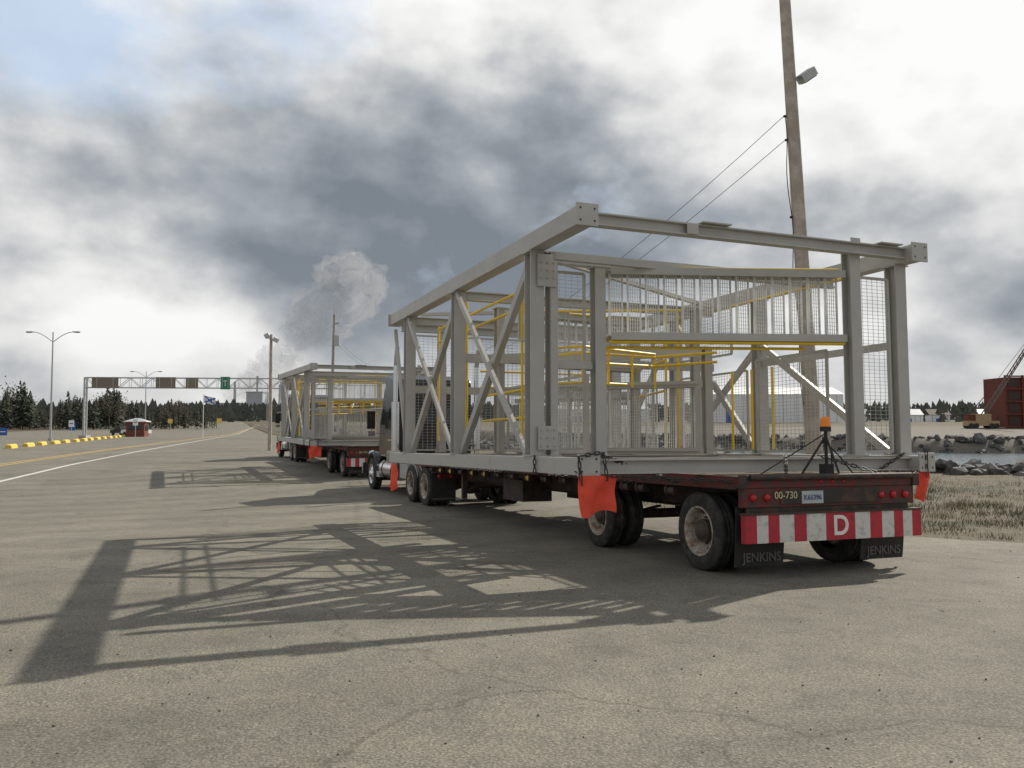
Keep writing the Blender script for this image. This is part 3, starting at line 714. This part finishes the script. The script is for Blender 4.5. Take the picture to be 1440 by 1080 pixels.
# flag
root=empty("saltire_flag",Matrix.Translation((-40.5,112,-.2))); t=MB(); t.cyl((0,0,0),(0,0,6.0),.045,'whitep',8); t.obj("flagpole",root)
t=MB(); vs=[];n=10
for i in range(n+1):
    for j in range(7): vs.append((.06+1.5*i/n,.12*math.sin(i*.9),5.8-.95*j/6-.35*(i/n)))
for i in range(n):
    for j in range(6):
        a,b_=(i+.5)/n,(j+.5)/6; k='blue' if abs(a-b_)<.13 or abs(a-(1-b_))<.13 else 'letterw'
        q=i*7+j; t.add([vs[q],vs[q+7],vs[q+8],vs[q+1]],[(0,1,2,3)],k)
t.obj("cloth",root)
# road signs
def rsign(name,x,y,w,h,k,z=2.2,ang=0):
    root=empty(name,Matrix.Translation((x,y,H(x,y)))@Matrix.Rotation(ang,4,'Z')); t=MB()
    t.beam((0,0,0),(0,0,z+h),.06,.06,'alu'); t.box((0,-.05,z+h/2),(w,.02,h),k); t.box((0,-.063,z+h/2),(w*.7,.004,h*.12),'letterw' if k!='whitep' else 'blackm'); t.obj("post_and_panel",root)
rsign("blue_road_sign",-62,104,1.2,.9,'blue',.6); rsign("yellow_road_sign",-48,140,.8,.8,'kerbyellow'); rsign("yellow_road_sign.001",-60,150,.8,.8,'kerbyellow'); rsign("white_road_sign",-52,118,.7,.9,'whitep',1.8); rsign("blue_road_sign.001",-39,165,1.0,1.0,'blue',2)
rsign("blue_road_sign.002",-72,140,1.0,1.4,'blue',1); rsign("white_road_sign.001",-66,128,.8,1.0,'whitep',1.6)
def car(name,x,y,rot,k):
    root=empty(name,Matrix.Translation((x,y,g(y)+.01))@Matrix.Rotation(rot,4,'Z')); t=MB()
    t.prism([(-2.6,.45),(-2.65,1.05),(-.7,1.08),(-.5,1.75),(.7,1.78),(1.25,1.12),(2.5,1.02),(2.6,.45)],-.9,.9,k)
    for s in(-1,1):
        t.prism([(-.45,1.15),(-.35,1.65),(.6,1.68),(1.0,1.15)],s*.905-.005,s*.905+.005,'glass')
        for v in(-1.7,1.7): t.lathe((s*.8,v,.38),(s,0,0),[(-.12,.3),(-.1,.38),(.1,.38),(.12,.3),(.13,.2),(.1,.001)],'tyre',18)
    t.obj("body_and_wheels",root,bevel=.05)
car("white_pickup_truck",-66,150,1.2,'whitep'); car("dark_parked_car",-72,158,1.0,'blackm'); 

# ------------------------------------------------------------------ trees
def conifer(mb,x,y,z,h,w,k='spruce',n=90):
    mb.cyl((x,y,z-.3),(x,y,z+h*.9),h*.014,'bark',4,h*.004,cap=False,smooth=False)
    ph=U(0,6); 
    for i in range(n):
        q=R()**.75; zz=z+h*(.06+.94*q); rr=w*(1-q)**.75*(.55+.6*R())*(1+.25*math.sin(zz*2.1+ph)); a=U(0,6.283)
        cx,cy=x+math.cos(a)*rr,y+math.sin(a)*rr; s=w*(.22+.3*(1-q))
        ix,iy=x+math.cos(a)*rr*.15,y+math.sin(a)*rr*.15; px,py=-math.sin(a)*s*.5,math.cos(a)*s*.5
        mb.add([(ix,iy,zz+s*.5),(cx+px,cy+py,zz-s*.25),(cx-px,cy-py,zz-s*.45),(cx*1+math.cos(a)*s*.3,cy+math.sin(a)*s*.3,zz-s*.1)],[(0,1,3),(0,3,2)],k)
def broad(mb,x,y,z,h,k='autumn',n=150):
    mb.cyl((x,y,z-.3),(x,y,z+h*.6),h*.018,'bark',5,h*.008,cap=False)
    cl=[]
    for i in range(10):
        a=U(0,6.28); q=V((x+math.cos(a)*h*U(.05,.22),y+math.sin(a)*h*U(.05,.22),z+h*U(.4,.95))); mb.cyl((x,y,z+h*.35),q,h*.007,'bark',3,h*.002,cap=False); cl.append(q)
    for i in range(n):
        c=random.choice(cl); p=c+V((random.gauss(0,1),random.gauss(0,1),random.gauss(0,1)))*h*.08; s=h*.022
        d=[p+V((U(-s,s),U(-s,s),U(-s,s)))*1.4 for _ in range(3)]; mb.add(d,[(0,1,2)],k)
mb=MB()
for i in range(380):
    y=U(225,290); px=U(-60,262) if i<360 else U(262,310); x=(px-720)/1200*y
    h=U(6,11.5)*(1 if px<200 else .75)*(.85+.75*mnoise.noise(V((px*.022,0,0))))
    if h<3: continue
    if R()<.58: conifer(mb,x,y,H(x,y),h,h*U(.18,.28))
    else: broad(mb,x,y,H(x,y),h*.95)
for i in range(60):
    y=U(225,280); x=U(-360,-185); h=U(7,11); conifer(mb,x,y,H(x,y),h,h*.24,n=50)
mb.obj("spruce_tree_line")
mb=MB()
for i in range(3400):
    y=U(420,760) if R()<.8 else U(370,430); x=U(-1.0,1.0)*y
    if y<425 and (x>-60 and x<400) and R()<.6: continue
    h=U(5,11)
    z=H(x,y); n_=12
    w=h*U(.2,.4); 
    for j in range(n_):
        q=R(); a=U(0,6.28); rr=w*(1-q*.7)*R(); s=w*.7; zz=z+h*q*.85; cx,cy=x+math.cos(a)*rr,y+math.sin(a)*rr*.5
        mb.add([(cx-s*.6,cy,zz-s*.4),(cx+s*.6,cy+U(-.5,.5),zz-s*.4),(cx+U(-.2,.2)*s,cy,zz+s*U(.5,1.1))],[(0,1,2)],'farforest')
mb.obj("distant_forest")
# ------------------------------------------------------------------ distant buildings
def shed(name,x0,x1,y,dp,h,rise,k='whitep',kr='greyroof',bays=10):
    z=H((x0+x1)/2,y)-.5; root=empty(name,Matrix.Translation((x0,y,z))); t=MB(); L_=x1-x0
    t.bb((0,0,0),(L_,dp,h),k)
    t.add([(-.4,-.4,h+.01),(L_+.4,-.4,h+.01),(L_+.4,dp+.4,h+.01),(-.4,dp+.4,h+.01),(-.4,dp/2,h+rise),(L_+.4,dp/2,h+rise)],[(0,1,5,4),(2,3,4,5),(1,2,5),(3,0,4),(3,2,1,0)],kr)
    for i in range(bays):
        a=L_*(i+.5)/bays
        if i%3==1: t.bb((a-L_/bays*.3,-.06,.3),(a+L_/bays*.3,-.002,h*.55),'blue' if i==1 else 'greyroof')
        else: t.bb((a-.1,-.08,0),(a+.1,-.002,h*.98),'greyroof')
    t.obj("walls_roof_doors",root)
shed("white_warehouse",80,134,345,26,12.0,3.4,kr='whitep')
shed("white_warehouse.001",20,60,372,20,6,2,bays=7)
for i,(x,y) in enumerate(((170,372),(186,380),(205,376),(222,390),(150,380))): shed("white_house" if i==0 else "white_house.%03d"%i,x,x+9,y,7,3.6,2.6,bays=4,kr='dark' if i%2 else 'greyroof')
root=empty("rust_red_steel_module",Matrix.Translation((143.5,248,H(150,252)))); t=MB()
t.bb((0.3,.3,.2),(29.7,12,14.8),'rust')
for i in range(7):
    t.beam((5*i,0,0),(5*i,0,15.4),.5,.5,'rust')
for j in range(5): t.beam((-.3,-.1,3.7*j+.3),(30.3,-.1,3.7*j+.3),.4,.4,'rust')
for i in range(6):
    for j in range(4): t.bb((5*i+.9,.18,3.7*j+1.0),(5*i+4.1,.29,3.7*j+3.2),'dark')
t.obj("framing",root)
root=empty("mobile_crane",Matrix.Translation((134,244,H(133,244)))); t=MB()
t.bb((-4.5,-1.5,.8),(4.5,1.5,2.2),'cranec'); t.bb((-2.2,-1.4,2.2),(2.2,1.4,4.2),'cranec'); t.bb((-4.2,-1.2,2.25),(-2.3,1.2,4.0),'rust')
for v in(-3.6,-2.2,2.2,3.6): t.cyl((v,-1.7,.8),(v,1.7,.8),.75,'tyre',14)
a=V((1,0,3.6)); bt=V((20,-6,37)); d=(bt-a).normalized(); sd=d.cross(V((0,1,0))).normalized()
for o in(V((0,-.6,0)),V((0,.6,0)),sd*1.0): t.beam(a+o,bt+o*.5,.28,.28,'craneb')
for i in range(26):
    p=a.lerp(bt,i/26); q=a.lerp(bt,(i+1)/26); t.beam(p+V((0,-.6,0)),q+V((0,.6,0)),.14,.14,'craneb'); t.beam(p+V((0,-.6,0)),q+sd,.14,.14,'craneb')
t.cyl((-3.5,0,4),(1,0,9),.12,'dark',6); t.cyl((1,0,9),bt,.06,'dark',4); t.cyl(bt,bt+V((.3,0,-14)),.05,'dark',4)
t.obj("carrier_and_boom",root)
root=empty("paper_mill",Matrix.Translation((-205,600,H(-205,600)))); t=MB()
for x,w,h,k in((0,20,10,'smokew'),(18,12,18,'greyroof'),(34,24,9,'smokew'),(55,10,14,'greyroof')): t.bb((x,0,0),(x+w-.5,14,h),k); t.bb((x-.3,-.3,h+.01),(x+w-.2,14.3,h+.8),'alu')
for x,h in((8,26),(24,30),(40,24),(60,22)): t.cyl((x,6,0),(x,6,h),1.1,'smokew',10,.8)
t.obj("halls_and_stacks",root)
# steam plume: overlapping soft puffs of scattering vapour
m=bpy.data.materials.new("steam_vapour"); m.use_nodes=True; nt=m.node_tree
for n in list(nt.nodes): nt.nodes.remove(n)
o_=nt.nodes.new("ShaderNodeOutputMaterial"); vs_=nt.nodes.new("ShaderNodeVolumePrincipled"); vs_.inputs["Color"].default_value=(.97,.97,.98,1); vs_.inputs["Density"].default_value=.032; vs_.inputs["Anisotropy"].default_value=.0
nt.links.new(vs_.outputs[0],o_.inputs["Volume"]); M['steam']=m
mb=MB()
ico=bmesh.new(); bmesh.ops.create_icosphere(ico,subdivisions=4,radius=1); iv=[v.co.copy() for v in ico.verts]; iff=[tuple(v.index for v in f.verts) for f in ico.faces]; ico.free()
def puff(c,r,sd_):
    mb.add([V(c)+p*r*(1+.55*mnoise.noise(p*1.4+V((sd_,0,0)))+.3*mnoise.noise(p*3.2+V((sd_,0,0)))+.12*mnoise.noise(p*8+V((sd_,0,0)))) for p in iv],iff,'steam',True)
for i in range(52):
    q=i/51; xx=-200+88*q**1.05+U(-10,10)*(q+.1); zz=24+84*q**1.25+U(-11,11)*(q+.05)
    puff((xx,606+U(-8,8),zz),4.5+12*q*U(.55,1.2),i*3.1)
for i in range(24):
    q=i/23; puff((-210+66*q,640,22+18*q+U(-4,4)),5+7*q*U(.6,1.1),i*5.7+100)
mb.obj("steam_plume")
shed("grey_shed",-200,-180,235,10,4,1.5,k='greyroof',kr='greyroof',bays=5)
t=MB()
for i in range(40):
    y=150+i*4.; x=lerpP(RE,y)+1.5; t.beam((x,y,H(x,y)),(x,y,H(x,y)+.7),.12,.12,'wood'); y2=y+4; x2=lerpP(RE,y2)+1.5; t.beam((x,y,g(y)+.6),(x2,y2,g(y2)+.6),.06,.3,'alu')
t.obj("guard_rail")
mb=MB()
for i in range(700):
    y=U(1.8,22); x=U(-.7,.75)*y
    if x>redge(y): continue
    rock(mb,(x,y,g(y)+.012+.003),U(.003,.011) if R()<.98 else U(.015,.022))
mb.obj("loose_gravel")

# ------------------------------------------------------------------ world
sunaz=math.radians(43.6); sunel=math.radians(36.1)
sd=V((math.sin(sunaz)*math.cos(sunel),math.cos(sunaz)*math.cos(sunel),math.sin(sunel)))
w=bpy.data.worlds.new("World"); scene.world=w; w.use_nodes=True; nt=w.node_tree
for n in list(nt.nodes): nt.nodes.remove(n)
out=N(nt,"ShaderNodeOutputWorld"); bg=N(nt,"ShaderNodeBackground"); bg.inputs["Strength"].default_value=.1
nt.links.new(bg.outputs[0],out.inputs[0])
sky=N(nt,"ShaderNodeTexSky",sky_type='NISHITA'); sky.sun_disc=False; sky.sun_elevation=sunel; sky.sun_rotation=sunaz
tc=N(nt,"ShaderNodeTexCoord")
def lk(a,b_): nt.links.new(a,b_)
def vmath(op,a,b_):
    n=N(nt,"ShaderNodeVectorMath",operation=op)
    for i,x in enumerate((a,b_)):
        if x is None: continue
        if isinstance(x,(tuple,list,Vector)): n.inputs[i].default_value=tuple(x)
        else: lk(x,n.inputs[i])
    return n
def fm(op,a,b_=None,c=None,clamp=False):
    n=N(nt,"ShaderNodeMath",operation=op); n.use_clamp=clamp
    for i,x in enumerate((a,b_,c)):
        if x is None: continue
        if isinstance(x,(int,float)): n.inputs[i].default_value=x
        else: lk(x,n.inputs[i])
    return n.outputs[0]
dirn=vmath('NORMALIZE',tc.outputs["Generated"],None).outputs[0]
sp=N(nt,"ShaderNodeSeparateXYZ"); lk(dirn,sp.inputs[0])
def cn(vec,sc,det,ro,dist=.0):
    n=N(nt,"ShaderNodeTexNoise",Scale=sc,Detail=det,Roughness=ro,Distortion=dist); lk(vec,n.inputs["Vector"]); return n.outputs["Fac"]
D0=vmath('MULTIPLY',dirn,(1,1,1.5)).outputs[0]
D0=vmath('ADD',D0,(2.3,.7,1.4)).outputs[0]
D1=vmath('ADD',D0,(.040,.026,.070)).outputs[0]
a0=cn(D0,2.7,9.0,.47); a1=cn(D1,2.7,9.0,.47)
E0=vmath('ADD',D0,(5,3,1)).outputs[0]; E1=vmath('ADD',E0,(.016,.010,.032)).outputs[0]
b0=cn(E0,5.8,9.0,.49); b1=cn(E1,5.8,9.0,.49)
rel=fm('ADD',fm('MULTIPLY',fm('SUBTRACT',a0,a1),3.4),fm('MULTIPLY',fm('SUBTRACT',b0,b1),1.7))
shade=fm('ADD',fm('ADD',.62,fm('MULTIPLY',fm('SUBTRACT',a0,.5),-2.6)),rel)
def blob(px,py,sig,amp):
    d=V(((px-720)/1200,1,(600-py)/1200)).normalized()
    dot=vmath('DOT_PRODUCT',dirn,d).outputs[1]
    return fm('MULTIPLY',fm('EXPONENT',fm('MULTIPLY',fm('SUBTRACT',dot,1.0),1/(sig*sig))),amp)
for bl in((60,150,.20,.32),(330,90,.13,.26),(1440,30,.13,.50),(60,400,.12,.14),(1180,-60,.12,.22),(1380,470,.10,.16),
          (450,340,.12,-.20),(640,290,.13,-.24),(880,140,.11,-.12),(1230,260,.10,-.20),(720,420,.11,-.10),(1400,330,.08,-.14),(260,480,.09,.12),(580,60,.09,.16),(250,320,.06,-.12),(980,20,.08,.18)):
    shade=fm('ADD',shade,blob(*bl))
ds=vmath('DOT_PRODUCT',dirn,sd).outputs[1]
shade=fm('ADD',shade,fm('MULTIPLY',fm('EXPONENT',fm('MULTIPLY',fm('SUBTRACT',ds,1.0),9.0)),.16))
rp=N(nt,"ShaderNodeValToRGB"); lk(fm('MULTIPLY',shade,.78),rp.inputs["Fac"]); e=rp.color_ramp.elements
e[0].position=.0; e[0].color=(.20,.23,.27,1); e[1].position=1.0; e[1].color=(.98,.98,.975,1)
for p,c in((.16,(.27,.30,.34)),(.34,(.38,.41,.445)),(.50,(.53,.55,.57)),(.64,(.70,.705,.705)),(.80,(.86,.86,.85))): x=e.new(p); x.color=(*c,1)
cm=vmath('MULTIPLY',rp.outputs["Color"],(10,10,10)).outputs[0]
hz=fm('EXPONENT',fm('MULTIPLY',fm('MAXIMUM',sp.outputs[2],0.0),-18.0))
mh=N(nt,"ShaderNodeMix",data_type='RGBA'); lk(fm('MULTIPLY',hz,.65),mh.inputs[0]); lk(cm,mh.inputs[6]); mh.inputs[7].default_value=(6.5,6.5,6.3,1)
gap=N(nt,"ShaderNodeMapRange"); lk(fm('ADD',cn(vmath('ADD',D0,(1,9,2)).outputs[0],3.4,8.0,.55),fm('ADD',blob(50,30,.09,.22),blob(400,-20,.08,.15))),gap.inputs[0]); gap.inputs[1].default_value=.62; gap.inputs[2].default_value=.80
ms=N(nt,"ShaderNodeMix",data_type='RGBA'); lk(fm('MULTIPLY',gap.outputs[0],.8),ms.inputs[0]); lk(mh.outputs[2],ms.inputs[6])
skm=vmath('ADD',sky.outputs[0],(3.2,3.7,4.2)).outputs[0]
lk(skm,ms.inputs[7]); lk(ms.outputs[2],bg.inputs["Color"])
# ------------------------------------------------------------------ sun + camera
l=bpy.data.lights.new("sun",'SUN'); l.energy=4.8; l.angle=math.radians(.55); l.color=(1,.93,.82)
o=bpy.data.objects.new("sun",l); scene.collection.objects.link(o); o.rotation_euler=(-sd).to_track_quat('-Z','Y').to_euler()
cam=bpy.data.cameras.new("camera"); cam.sensor_width=36; cam.lens=30; cam.clip_end=8000; cam.clip_start=.05
co=bpy.data.objects.new("camera",cam); scene.collection.objects.link(co); co.location=(0,0,1.5)
co.rotation_euler=(math.radians(90)+math.atan(60/1200),0,0); scene.camera=co
scene.view_settings.view_transform='Standard'; scene.view_settings.look='None'; scene.view_settings.exposure=0
